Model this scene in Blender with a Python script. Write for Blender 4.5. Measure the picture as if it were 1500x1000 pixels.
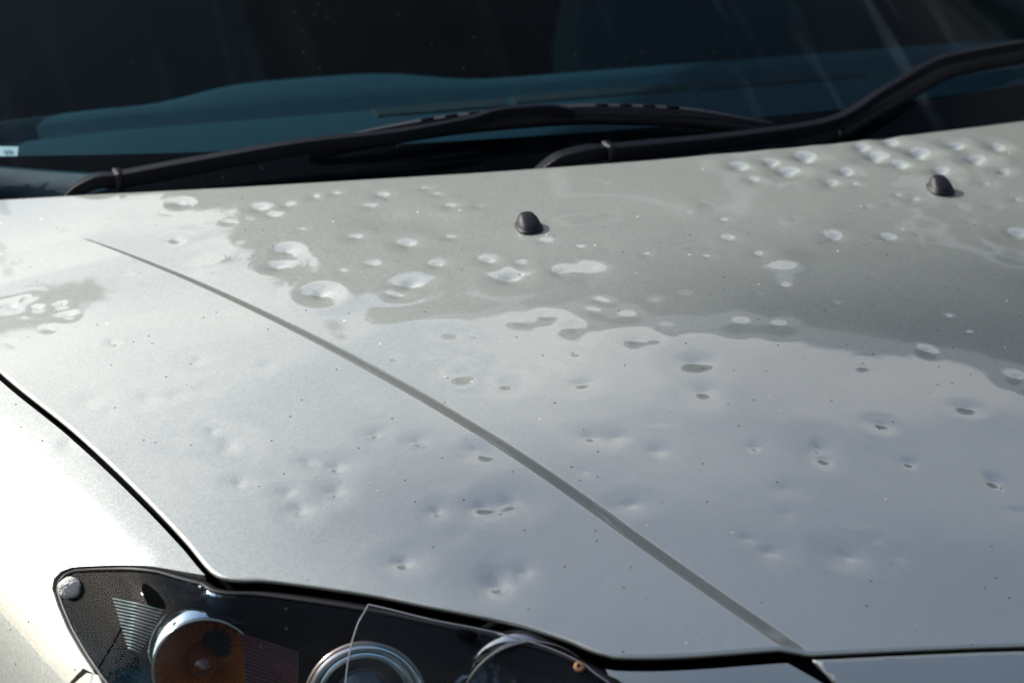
import bpy, bmesh, math, random
import numpy as np
from mathutils import Vector, Matrix
from mathutils.geometry import delaunay_2d_cdt

for o in list(bpy.data.objects): bpy.data.objects.remove(o)
scene = bpy.context.scene
COL = scene.collection
# ------------------------------------------------------------------ camera
cam = bpy.data.cameras.new('camera'); camo = bpy.data.objects.new('camera', cam); COL.objects.link(camo)
camo.location = (-1.03677, -2.68058, 1.87972)
YAW, PITCH = 0.28977, math.radians(20)
_d = Vector((math.sin(YAW)*math.cos(PITCH), math.cos(YAW)*math.cos(PITCH), -math.sin(PITCH)))
camo.rotation_euler = _d.to_track_quat('-Z', 'Y').to_euler()
cam.sensor_width = 36; cam.lens = 104.987; cam.clip_end = 500; cam.clip_start = .05
cam.dof.use_dof = True; cam.dof.focus_distance = 2.68; cam.dof.aperture_fstop = 6.3
scene.camera = camo
# ------------------------------------------------------------------ sky and sun
SUN_AZ, SUN_EL = math.radians(-53), math.radians(37)
world = bpy.data.worlds.new('World'); scene.world = world; world.use_nodes = True
wn = world.node_tree; wn.nodes.clear()
sky = wn.nodes.new('ShaderNodeTexSky'); sky.sky_type = 'NISHITA'; sky.sun_disc = False
sky.sun_elevation = SUN_EL; sky.sun_rotation = SUN_AZ; sky.air_density = 1.0; sky.dust_density = 2.5; sky.ozone_density = 1.0
bg = wn.nodes.new('ShaderNodeBackground'); bg.inputs[1].default_value = 0.12
wo = wn.nodes.new('ShaderNodeOutputWorld')
# thin high cloud over the whole sky
tcw = wn.nodes.new('ShaderNodeTexCoord'); sep = wn.nodes.new('ShaderNodeSeparateXYZ'); wn.links.new(tcw.outputs['Generated'], sep.inputs[0])
zz = wn.nodes.new('ShaderNodeMath'); zz.operation = 'ADD'; zz.inputs[1].default_value = .25; wn.links.new(sep.outputs[2], zz.inputs[0])
zm = wn.nodes.new('ShaderNodeMath'); zm.operation = 'MAXIMUM'; zm.inputs[1].default_value = .08; wn.links.new(zz.outputs[0], zm.inputs[0])
cmb = wn.nodes.new('ShaderNodeCombineXYZ'); wn.links.new(zm.outputs[0], cmb.inputs[0]); wn.links.new(zm.outputs[0], cmb.inputs[1]); cmb.inputs[2].default_value = 1
dv_ = wn.nodes.new('ShaderNodeVectorMath'); dv_.operation = 'DIVIDE'; wn.links.new(tcw.outputs['Generated'], dv_.inputs[0]); wn.links.new(cmb.outputs[0], dv_.inputs[1])
cn = wn.nodes.new('ShaderNodeTexNoise'); cn.inputs['Scale'].default_value = 3.4; cn.inputs['Detail'].default_value = 7; cn.inputs['Roughness'].default_value = .5; cn.inputs['Distortion'].default_value = .5
wn.links.new(dv_.outputs[0], cn.inputs['Vector'])
cm = wn.nodes.new('ShaderNodeMapRange'); cm.inputs[1].default_value = .36; cm.inputs[2].default_value = .66; cm.inputs[3].default_value = .15; cm.inputs[4].default_value = .95
wn.links.new(cn.outputs['Fac'], cm.inputs[0])
# a level cloud sheet is thinner to look through overhead than low down
ti = wn.nodes.new('ShaderNodeMath'); ti.operation = 'DIVIDE'; ti.inputs[0].default_value = .67; wn.links.new(sep.outputs[2], ti.inputs[1])
tp = wn.nodes.new('ShaderNodeMath'); tp.operation = 'POWER'; tp.inputs[1].default_value = 10; wn.links.new(ti.outputs[0], tp.inputs[0])
tq = wn.nodes.new('ShaderNodeMath'); tq.operation = 'MINIMUM'; tq.inputs[1].default_value = 1; wn.links.new(tp.outputs[0], tq.inputs[0])
tm = wn.nodes.new('ShaderNodeMath'); tm.operation = 'MULTIPLY'; wn.links.new(tq.outputs[0], tm.inputs[0]); wn.links.new(cm.outputs[0], tm.inputs[1])
cx = wn.nodes.new('ShaderNodeMix'); cx.data_type = 'RGBA'; 
# thin cloud scatters sunlight forwards: brighter towards the sun
sd = wn.nodes.new('ShaderNodeVectorMath'); sd.operation = 'DOT_PRODUCT'; wn.links.new(tcw.outputs['Generated'], sd.inputs[0])
sd.inputs[1].default_value = (math.sin(SUN_AZ)*math.cos(SUN_EL), math.cos(SUN_AZ)*math.cos(SUN_EL), math.sin(SUN_EL))
ph = wn.nodes.new('ShaderNodeMapRange'); ph.inputs[1].default_value = -1; ph.inputs[2].default_value = 1; wn.links.new(sd.outputs['Value'], ph.inputs[0])
pw = wn.nodes.new('ShaderNodeMath'); pw.operation = 'POWER'; pw.inputs[1].default_value = 2.2; wn.links.new(ph.outputs[0], pw.inputs[0])
cc = wn.nodes.new('ShaderNodeVectorMath'); cc.operation = 'SCALE'; cc.inputs[0].default_value = (13.0, 12.6, 12.0); wn.links.new(pw.outputs[0], cc.inputs['Scale'])
wn.links.new(cc.outputs[0], cx.inputs[7])
wn.links.new(tm.outputs[0], cx.inputs[0]); wn.links.new(sky.outputs[0], cx.inputs[6])
wn.links.new(cx.outputs[2], bg.inputs[0]); wn.links.new(bg.outputs[0], wo.inputs[0])
sun = bpy.data.lights.new('sun', 'SUN'); suno = bpy.data.objects.new('sun', sun); COL.objects.link(suno)
sun.energy = 5.0; sun.angle = math.radians(0.53); sun.color = (1, .965, .92)
suno.rotation_euler = Vector((math.sin(SUN_AZ)*math.cos(SUN_EL), math.cos(SUN_AZ)*math.cos(SUN_EL), math.sin(SUN_EL))).to_track_quat('Z', 'Y').to_euler()
scene.view_settings.view_transform = 'Standard'; scene.view_settings.look = 'None'
scene.view_settings.exposure = 0.70; scene.view_settings.gamma = 1.0; scene.view_settings.use_curve_mapping = False
rng = np.random.default_rng(7); random.seed(7)
# ---- shared geometry of the car body (metres; x across the car, y towards the rear, z up) ----
def pchip(xs, ys, x):
    xs = np.asarray(xs, float); ys = np.asarray(ys, float); x = np.asarray(x, float)
    h = np.diff(xs); dl = np.diff(ys) / h
    m = np.zeros(len(xs)); m[0] = dl[0]; m[-1] = dl[-1]
    for i in range(1, len(xs) - 1):
        if dl[i-1] * dl[i] > 0:
            w1 = 2*h[i] + h[i-1]; w2 = h[i] + 2*h[i-1]
            m[i] = (w1 + w2) / (w1/dl[i-1] + w2/dl[i])
    k = np.clip(np.searchsorted(xs, x) - 1, 0, len(xs) - 2)
    t = (x - xs[k]) / h[k]
    return ((1+2*t)*(1-t)**2*ys[k] + t*(1-t)**2*h[k]*m[k] + t*t*(3-2*t)*ys[k+1] + t*t*(t-1)*h[k]*m[k+1])
def sstep(a, b, x):
    t = np.clip((x - a) / (b - a), 0, 1); return t*t*(3 - 2*t)
WH = 0.805
# front and side outline of the bonnet in plan: |x| falling towards the nose
OX = np.array([-.805, -.790, -.750, -.698, -.656, -.640, -.628, -.6225, -.590, -.558, -.507, -.471, -.410, -.378, -.360, -.345, -.209, 0.0])
OY = np.array([ .330,  .130, -.049, -.206, -.344, -.402, -.449, -.4580, -.475, -.495, -.529, -.556, -.600, -.630, -.650, -.660, -.688, -.722])
def y_front(x): return pchip(OX, OY, -np.abs(x))
def y_rear(x): return 0.143 + 0.41*np.asarray(x)**2
def z_hood(x, y):
    d = 0.13 - y
    return 0.992 - 0.09*d - 0.11*d*d - 0.12*x*x
# crease running from the nose corner to the windscreen corner
CY = np.array([-.690, -.576, -.376, -.122, .197, .30])
CX = np.array([-.207, -.263, -.350, -.473, -.639, -.70])
def x_crease(y): return np.interp(y, CY, CX) if np.ndim(y) == 0 else pchip(CY, CX, y)
def z_wind(x, y): return 0.955 + 0.46*(y - 0.16 - 0.40*np.asarray(x)**2) - 0.06*np.asarray(x)**2
# rail that fender, headlamp and bumper hang from
def make_rail(n=600):
    xs = np.concatenate([np.linspace(-.805, -.60, 260), np.linspace(-.60, 0, 400)[1:]])
    ys = y_front(xs)
    seg = np.hypot(np.diff(xs), np.diff(ys)); L = np.concatenate([[0], np.cumsum(seg)])
    s = np.linspace(0, L[-1], n); x = np.interp(s, L, xs); y = np.interp(s, L, ys)
    tx = np.gradient(x, s); ty = np.gradient(y, s)
    nx, ny = ty.copy(), -tx.copy()          # outward
    k = np.exp(-np.linspace(-2.2, 2.2, 181)**2); k /= k.sum()
    pad = 90
    nx = np.convolve(np.pad(nx, pad, 'edge'), k, 'valid'); ny = np.convolve(np.pad(ny, pad, 'edge'), k, 'valid')
    q = np.hypot(nx, ny)
    return s, x, y, nx/q, ny/q
RS, RX, RY, RNX, RNY = make_rail()
SJ = float(np.interp(-.625, RX, RS)); SK = float(np.interp(-.362, RX, RS)); SL = float(RS[-1])
TT = np.linspace(0, .62, 311)
def theta(s):
    a = sstep(SJ - .06, SJ + .10, s)
    f = np.radians(np.interp(TT, [0, .028, .048, .10, .20, .30, .62], [15, 18, 40, 52, 78, 85, 92]))
    g = np.radians(np.interp(TT, [0, .03, .07, .14, .25, .62], [33, 46, 58, 72, 84, 92]))
    return f*(1 - a) + g*a
SG = np.linspace(0, SL, 241)
_pr = []
for _s in SG:
    th = theta(_s); dt = TT[1] - TT[0]
    th = np.convolve(np.pad(th, 4, 'edge'), np.ones(9)/9, 'valid')
    _pr.append((np.concatenate([[0], np.cumsum(np.cos(th[:-1])*dt)]), np.concatenate([[0], np.cumsum(np.sin(th[:-1])*dt)])))
PO = np.array([p[0] for p in _pr]); PD = np.array([p[1] for p in _pr])
def bil(G, s, t):
    i = np.clip(s/SL*(len(SG)-1), 0, len(SG)-1.001); j = np.clip(t/TT[-1]*(len(TT)-1), 0, len(TT)-1.001)
    a = i.astype(int); b = j.astype(int); u = i-a; v = j-b
    return (G[a, b]*(1-u)*(1-v) + G[a+1, b]*u*(1-v) + G[a, b+1]*(1-u)*v + G[a+1, b+1]*u*v)
def skin(s, t, off=0.0):
    s = np.atleast_1d(np.asarray(s, float)); t = np.atleast_1d(np.asarray(t, float))
    def base(s, t):
        x = np.interp(s, RS, RX); y = np.interp(s, RS, RY); nx = np.interp(s, RS, RNX); ny = np.interp(s, RS, RNY)
        o = 0.006 + bil(PO, s, t); d = 0.002 + bil(PD, s, t)
        return np.stack([x + nx*o, y + ny*o, z_hood(x, y) - d], -1)
    P = base(s, t)
    if np.any(off):
        e = 2e-3
        ds = base(np.clip(s+e, 0, SL), t) - base(np.clip(s-e, 0, SL), t); dt = base(s, t+e) - base(s, np.maximum(t-e, 0))
        n = np.cross(dt, ds); n /= np.linalg.norm(n, axis=1)[:, None]
        n *= np.sign(n[:, 2:3] + 1e-9) if False else 1.0
        P = P + n*np.reshape(off, (-1, 1))
    return P
# ------------------------------------------------------------------ materials
def mat(name):
    m = bpy.data.materials.new(name); m.use_nodes = True
    return m, m.node_tree, m.node_tree.nodes['Principled BSDF']
def node(nt, t, **kw):
    n = nt.nodes.new(t)
    for k, v in kw.items(): setattr(n, k, v)
    return n
def simple(name, col, rough=.5, metal=0., coat=0., bump=0., scale=200., var=.0, spec=.5):
    m, nt, b = mat(name); b.inputs['Specular IOR Level'].default_value = spec
    b.inputs['Base Color'].default_value = (*col, 1); b.inputs['Roughness'].default_value = rough
    b.inputs['Metallic'].default_value = metal; b.inputs['Coat Weight'].default_value = coat
    tc = node(nt, 'ShaderNodeTexCoord'); nz = node(nt, 'ShaderNodeTexNoise'); nz.inputs['Scale'].default_value = scale; nz.inputs['Detail'].default_value = 4
    nt.links.new(tc.outputs['Object'], nz.inputs['Vector'])
    if bump:
        bp = node(nt, 'ShaderNodeBump'); bp.inputs['Strength'].default_value = bump; bp.inputs['Distance'].default_value = .002
        nt.links.new(nz.outputs['Fac'], bp.inputs['Height']); nt.links.new(bp.outputs[0], b.inputs['Normal'])
    if var:
        mx = node(nt, 'ShaderNodeMix', data_type='RGBA'); mx.inputs[6].default_value = (*[c*(1-var) for c in col], 1); mx.inputs[7].default_value = (*[min(1, c*(1+var)) for c in col], 1)
        nt.links.new(nz.outputs['Fac'], mx.inputs[0]); nt.links.new(mx.outputs[2], b.inputs['Base Color'])
    return m
def paint_material():
    m, nt, b = mat('silver_green_metallic_paint'); L = nt.links.new
    tc = node(nt, 'ShaderNodeTexCoord')
    fl = node(nt, 'ShaderNodeTexVoronoi'); fl.inputs['Scale'].default_value = 900
    L(tc.outputs['Object'], fl.inputs['Vector'])
    # flakes: every cell leans its own way
    sub = node(nt, 'ShaderNodeVectorMath', operation='SUBTRACT'); sub.inputs[1].default_value = (.5, .5, .5)
    L(fl.outputs['Color'], sub.inputs[0])
    scl = node(nt, 'ShaderNodeVectorMath', operation='SCALE'); scl.inputs['Scale'].default_value = .16
    L(sub.outputs[0], scl.inputs[0])
    geo = node(nt, 'ShaderNodeNewGeometry'); add = node(nt, 'ShaderNodeVectorMath', operation='ADD'); nrm = node(nt, 'ShaderNodeVectorMath', operation='NORMALIZE')
    L(geo.outputs['Normal'], add.inputs[0]); L(scl.outputs[0], add.inputs[1]); L(add.outputs[0], nrm.inputs[0]); L(nrm.outputs[0], b.inputs['Normal'])
    # specks of grit and tar, stuck on at random
    def specks(scale, thr, keep):
        v = node(nt, 'ShaderNodeTexVoronoi'); v.inputs['Scale'].default_value = scale; L(tc.outputs['Object'], v.inputs['Vector'])
        lt = node(nt, 'ShaderNodeMath', operation='LESS_THAN'); lt.inputs[1].default_value = thr; L(v.outputs['Distance'], lt.inputs[0])
        sx = node(nt, 'ShaderNodeSeparateColor'); L(v.outputs['Color'], sx.inputs[0])
        gt = node(nt, 'ShaderNodeMath', operation='LESS_THAN'); gt.inputs[1].default_value = keep; L(sx.outputs[0], gt.inputs[0])
        mu = node(nt, 'ShaderNodeMath', operation='MULTIPLY'); L(lt.outputs[0], mu.inputs[0]); L(gt.outputs[0], mu.inputs[1])
        return mu.outputs[0]
    dark = specks(75, .075, .35); pale = specks(48, .055, .22)
    big = node(nt, 'ShaderNodeTexNoise'); big.inputs['Scale'].default_value = 14; big.inputs['Detail'].default_value = 6; L(tc.outputs['Object'], big.inputs['Vector'])
    c0 = node(nt, 'ShaderNodeMix', data_type='RGBA'); c0.inputs[6].default_value = (*PAINT_A, 1); c0.inputs[7].default_value = (*PAINT_B, 1); L(big.outputs['Fac'], c0.inputs[0])
    c1 = node(nt, 'ShaderNodeMix', data_type='RGBA'); c1.inputs[7].default_value = (.02, .018, .015, 1); L(dark, c1.inputs[0]); L(c0.outputs[2], c1.inputs[6])
    c2 = node(nt, 'ShaderNodeMix', data_type='RGBA'); c2.inputs[7].default_value = (.62, .58, .5, 1); L(pale, c2.inputs[0]); L(c1.outputs[2], c2.inputs[6])
    L(c2.outputs[2], b.inputs['Base Color'])
    sp = node(nt, 'ShaderNodeMath', operation='MAXIMUM'); L(dark, sp.inputs[0]); L(pale, sp.inputs[1])
    mt = node(nt, 'ShaderNodeMapRange'); mt.inputs[3].default_value = PAINT_METAL; mt.inputs[4].default_value = 0; L(sp.outputs[0], mt.inputs[0]); L(mt.outputs[0], b.inputs['Metallic'])
    ct = node(nt, 'ShaderNodeMapRange'); ct.inputs[3].default_value = 1; ct.inputs[4].default_value = 0; L(sp.outputs[0], ct.inputs[0]); L(ct.outputs[0], b.inputs['Coat Weight'])
    b.inputs['Roughness'].default_value = PAINT_ROUGH; b.inputs['Coat IOR'].default_value = COAT_IOR
    # thin film of dust makes the lacquer uneven
    dn = node(nt, 'ShaderNodeTexNoise'); dn.inputs['Scale'].default_value = 30; dn.inputs['Detail'].default_value = 8; L(tc.outputs['Object'], dn.inputs['Vector'])
    cr = node(nt, 'ShaderNodeMapRange'); cr.inputs[1].default_value = .35; cr.inputs[2].default_value = .75; cr.inputs[3].default_value = .0; cr.inputs[4].default_value = .012
    L(dn.outputs['Fac'], cr.inputs[0]); L(cr.outputs[0], b.inputs['Coat Roughness'])
    return m
PAINT_A, PAINT_B, PAINT_METAL, PAINT_ROUGH, COAT_IOR = (.325, .348, .316), (.35, .372, .338), .48, .42, 2.2
def glass_material(name, tint, ior=1.5, rough=.0, dust=.0, dust_refl_col=(.5, .5, .5), refl_streak=0.):
    m = bpy.data.materials.new(name); m.use_nodes = True; nt = m.node_tree; nt.nodes.clear(); L = nt.links.new
    out = node(nt, 'ShaderNodeOutputMaterial'); tr = node(nt, 'ShaderNodeBsdfTransparent'); tr.inputs[0].default_value = (*tint, 1)
    gl = node(nt, 'ShaderNodeBsdfGlossy'); gl.inputs['Roughness'].default_value = rough; gl.inputs['Color'].default_value = (1, 1, 1, 1)
    fr = node(nt, 'ShaderNodeFresnel'); fr.inputs[0].default_value = ior
    mx = node(nt, 'ShaderNodeMixShader'); L(fr.outputs[0], mx.inputs[0]); L(tr.outputs[0], mx.inputs[1]); L(gl.outputs[0], mx.inputs[2])
    res = mx
    if dust:
        df = node(nt, 'ShaderNodeBsdfDiffuse'); df.inputs[0].default_value = (*dust_refl_col, 1)
        tc = node(nt, 'ShaderNodeTexCoord'); nz = node(nt, 'ShaderNodeTexNoise'); nz.inputs['Scale'].default_value = 9; nz.inputs['Detail'].default_value = 9; nz.inputs['Roughness'].default_value = .7
        L(tc.outputs['Object'], nz.inputs['Vector'])
        vo = node(nt, 'ShaderNodeTexVoronoi'); vo.inputs['Scale'].default_value = 55; L(tc.outputs['Object'], vo.inputs['Vector'])
        lt = node(nt, 'ShaderNodeMath', operation='LESS_THAN'); lt.inputs[1].default_value = .06; L(vo.outputs['Distance'], lt.inputs[0])
        mu = node(nt, 'ShaderNodeMath', operation='MULTIPLY'); mu.inputs[1].default_value = .05; L(lt.outputs[0], mu.inputs[0])
        mr = node(nt, 'ShaderNodeMapRange'); mr.inputs[1].default_value = .3; mr.inputs[2].default_value = .8; mr.inputs[3].default_value = dust*.5; mr.inputs[4].default_value = dust*1.6
        L(nz.outputs['Fac'], mr.inputs[0])
        if refl_streak:  # reflections on the glass painted as pale streaks within the dust
            mp_ = node(nt, 'ShaderNodeMapping'); mp_.inputs['Rotation'].default_value = (0, 0, math.radians(28)); mp_.inputs['Scale'].default_value = (34, 2.2, 2.2); L(tc.outputs['Object'], mp_.inputs['Vector'])
            n2 = node(nt, 'ShaderNodeTexNoise'); n2.inputs['Scale'].default_value = 1; n2.inputs['Detail'].default_value = 3; L(mp_.outputs[0], n2.inputs['Vector'])
            m3 = node(nt, 'ShaderNodeMapRange'); m3.inputs[1].default_value = .56; m3.inputs[2].default_value = .78; m3.inputs[3].default_value = 0; m3.inputs[4].default_value = refl_streak; L(n2.outputs['Fac'], m3.inputs[0])
            sx_ = node(nt, 'ShaderNodeSeparateXYZ'); L(tc.outputs['Object'], sx_.inputs[0]); gx = node(nt, 'ShaderNodeMapRange'); gx.inputs[1].default_value = -.1; gx.inputs[2].default_value = .35; gx.inputs[3].default_value = .12; gx.inputs[4].default_value = 1; L(sx_.outputs[0], gx.inputs[0])
            gm = node(nt, 'ShaderNodeMath', operation='MULTIPLY'); L(m3.outputs[0], gm.inputs[0]); L(gx.outputs[0], gm.inputs[1]); m3 = gm
            n3 = node(nt, 'ShaderNodeMath', operation='ADD'); L(m3.outputs[0], n3.inputs[0]); L(mr.outputs[0], n3.inputs[1]); mr = n3
        ad = node(nt, 'ShaderNodeMath', operation='ADD'); L(mr.outputs[0], ad.inputs[0]); L(mu.outputs[0], ad.inputs[1])
        m2 = node(nt, 'ShaderNodeMixShader'); L(ad.outputs[0], m2.inputs[0]); L(mx.outputs[0], m2.inputs[1]); L(df.outputs[0], m2.inputs[2]); res = m2
    L(res.outputs[0], out.inputs[0]); return m
M = {}
M['paint'] = paint_material()
M['black'] = simple('black_rubber', (.006, .006, .008), .5, bump=.1, scale=600, spec=.3)
M['matte_black'] = simple('gap_black', (.004, .004, .005), .9, spec=.0)  # near-black colour standing in for shade in gaps and slots; also the clip
M['plastic'] = simple('weathered_black_plastic', (.008, .008, .010), .45, bump=.25, scale=900, var=.35, spec=.25)
M['wiper'] = simple('wiper_satin_black', (.004, .0048, .008), .40, bump=.2, scale=500, var=.4, spec=.12)
M['blade'] = simple('blade_grey_black', (.016, .017, .023), .4, bump=.3, scale=500, var=.4, spec=.35)
M['glass'] = glass_material('windscreen_glass', (.45, .66, .72), 1.10, 0, .003, (.35, .5, .55), .04)
M['frit'] = simple('ceramic_band', (.002, .002, .003), .4, spec=.0)
M['dash'] = simple('dashboard_vinyl', (.002, .026, .037), .6, bump=.4, scale=700, var=.15)  # teal veil of the windscreen put into the vinyl colour
M['dashdark'] = simple('dashboard_slot', (.008, .008, .009), .7)
M['cloth'] = simple('seat_cloth', (.002, .022, .032), .9, bump=.4, scale=400, var=.25)  # same teal veil put into the cloth colour
M['trim'] = simple('cabin_lining', (.006, .006, .007), .9)
M['sticker'] = simple('paper_label', (.95, .68, .64), .6)
M['ink'] = simple('label_ink', (.03, .03, .03), .6)
M['lens'] = glass_material('polycarbonate_lens', (.80, .93, .97), 1.18, .0, .003, (.55, .55, .5))
M['guard'] = glass_material('clear_guard', (.88, .93, .95), 1.15, .0, .002, (.5, .5, .5))
M['edge'] = simple('clear_plastic_edge', (.32, .33, .36), .25, coat=.5)
M['housing'] = simple('lamp_housing_black', (.003, .014, .022), .25, spec=.03)
M['chrome'] = simple('lamp_chrome', (.78, .78, .8), .07, 1.0, bump=.02, scale=60)
M['darkchrome'] = simple('lamp_dark_chrome', (.32, .33, .36), .12, 1.0, bump=.05, scale=90)
M['amber'] = simple('amber_reflector', (.62, .17, .015), .16, .6, bump=.05, scale=80)
M['amberdark'] = simple('dark_amber_bulb', (.10, .02, .006), .15, coat=.6)
M['ring'] = simple('bronze_bezel', (.42, .36, .32), .22, .9)
M['lampglass'] = simple('projector_glass', (.01, .014, .02), .03, coat=1.)
M['redprism'] = simple('dark_red_prism', (.05, .004, .006), .2, spec=.4)
M['putty'] = simple('crazed_putty', (.52, .5, .47), .7, bump=1., scale=350, var=.5)
M['screw'] = simple('brass_screw', (.35, .18, .08), .45, .6)
M['peel'] = simple('peeled_lacquer', (.26, .25, .22), .8, bump=.5, scale=300, var=.3)
# ------------------------------------------------------------------ helpers
def link(name, me, m=None, parent=None, smooth=True):
    o = bpy.data.objects.new(name, me); COL.objects.link(o)
    if m is not None: me.materials.append(m)
    if smooth: me.polygons.foreach_set('use_smooth', [True]*len(me.polygons))
    if parent is not None: o.parent = parent
    return o
def mesh(name, v, f, m, parent=None, smooth=True):
    me = bpy.data.meshes.new(name); me.from_pydata([tuple(map(float, p)) for p in v], [], [tuple(map(int, q)) for q in f]); me.update()
    return link(name, me, m, parent, smooth)
def empty(name, parent=None, loc=(0, 0, 0)):
    o = bpy.data.objects.new(name, None); COL.objects.link(o); o.location = loc; o.empty_display_size = .1
    if parent is not None: o.parent = parent
    return o
def tag(o, label=None, cat=None, group=None, kind=None):
    for k, v in (('label', label), ('category', cat), ('group', group), ('kind', kind)):
        if v: o[k] = v
    return o
def mirror(o, parent=None):
    c = o.copy(); COL.objects.link(c); c.parent = parent if parent is not None else o.parent
    if parent is None: c.scale = (-1, 1, 1)
    for ch in o.children: mirror(ch, c)
    return c
def grid_faces(nu, nv, wrap=False):
    i, j = np.meshgrid(np.arange(nu if wrap else nu-1), np.arange(nv-1), indexing='ij'); k = (i+1) % nu
    return np.stack([i*nv+j, k*nv+j, k*nv+j+1, i*nv+j+1], -1).reshape(-1, 4)
def sweep(path, rad, n=10, flat=None, up=(0, 0, 1), caps=True):
    """tube along path; rad = list of (half width, half height)"""
    path = [Vector(p) for p in path]; V = []; F = []
    for i, p in enumerate(path):
        t = (path[min(i+1, len(path)-1)] - path[max(i-1, 0)]).normalized()
        s = t.cross(Vector(up)).normalized(); u = s.cross(t)
        w, h = rad[i] if isinstance(rad, list) else rad
        for k in range(n):
            a = 2*math.pi*(k+.5)/n; ca, sa = math.cos(a), math.sin(a)
            e = .18 if flat else 1
            V.append(p + s*(w*math.copysign(abs(ca)**e, ca)) + u*(h*math.copysign(abs(sa)**e, sa)))
    for i in range(len(path)-1):
        for k in range(n): F.append((i*n+k, i*n+(k+1) % n, (i+1)*n+(k+1) % n, (i+1)*n+k))
    if caps: F.append(tuple(reversed(range(n)))); F.append(tuple((len(path)-1)*n+k for k in range(n)))
    return V, F
def smooth_path(pts, n=40):
    P = np.array(pts, float); L = np.concatenate([[0], np.cumsum(np.linalg.norm(np.diff(P, axis=0), axis=1))])
    s = np.linspace(0, L[-1], n); return np.stack([pchip(L, P[:, k], s) for k in range(3)], -1)
def lathe(prof, origin, axis, n=48, upv=(0, 0, 1), wave=None):
    """prof: (radius, distance along axis)"""
    ax = Vector(axis).normalized(); s = ax.cross(Vector(upv)).normalized(); u = s.cross(ax); o = Vector(origin); V = []
    for i, (r, d) in enumerate(prof):
        for k in range(n):
            a = 2*math.pi*k/n; rr = r*(1 + (wave(a, i) if wave else 0))
            V.append(o + ax*d + s*(rr*math.cos(a)) + u*(rr*math.sin(a)))
    F = [(i*n+k, i*n+(k+1) % n, (i+1)*n+(k+1) % n, (i+1)*n+k) for i in range(len(prof)-1) for k in range(n)]
    return V, F
def add_bevel(o, w=.002, seg=2):
    b = o.modifiers.new('bevel', 'BEVEL'); b.width = w; b.segments = seg; b.limit_method = 'ANGLE'; return o
def box(c, d): 
    V = [(c[0]+sx*d[0]/2, c[1]+sy*d[1]/2, c[2]+sz*d[2]/2) for sx in (-1, 1) for sy in (-1, 1) for sz in (-1, 1)]
    return V, [(0, 1, 3, 2), (4, 6, 7, 5), (0, 4, 5, 1), (2, 3, 7, 6), (0, 2, 6, 4), (1, 5, 7, 3)]
def join(parts):
    V = []; F = []
    for v, f in parts:
        n = len(V); V += list(v); F += [tuple(i+n for i in q) for q in f]
    return V, F
# ------------------------------------------------------------------ ground
g = 60
ground = mesh('driveway_ground', [(-g, -g, 0), (g, -g, 0), (g, g, 0), (-g, g, 0)], [(0, 1, 2, 3)], simple('asphalt', (.055, .054, .05), .9, bump=.6, scale=90, var=.3), smooth=False)
tag(ground, kind='structure')
# ------------------------------------------------------------------ the car
car = empty('car'); tag(car, 'hail-dented pale silver-green car seen over its bonnet and headlamp', 'car')
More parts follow.
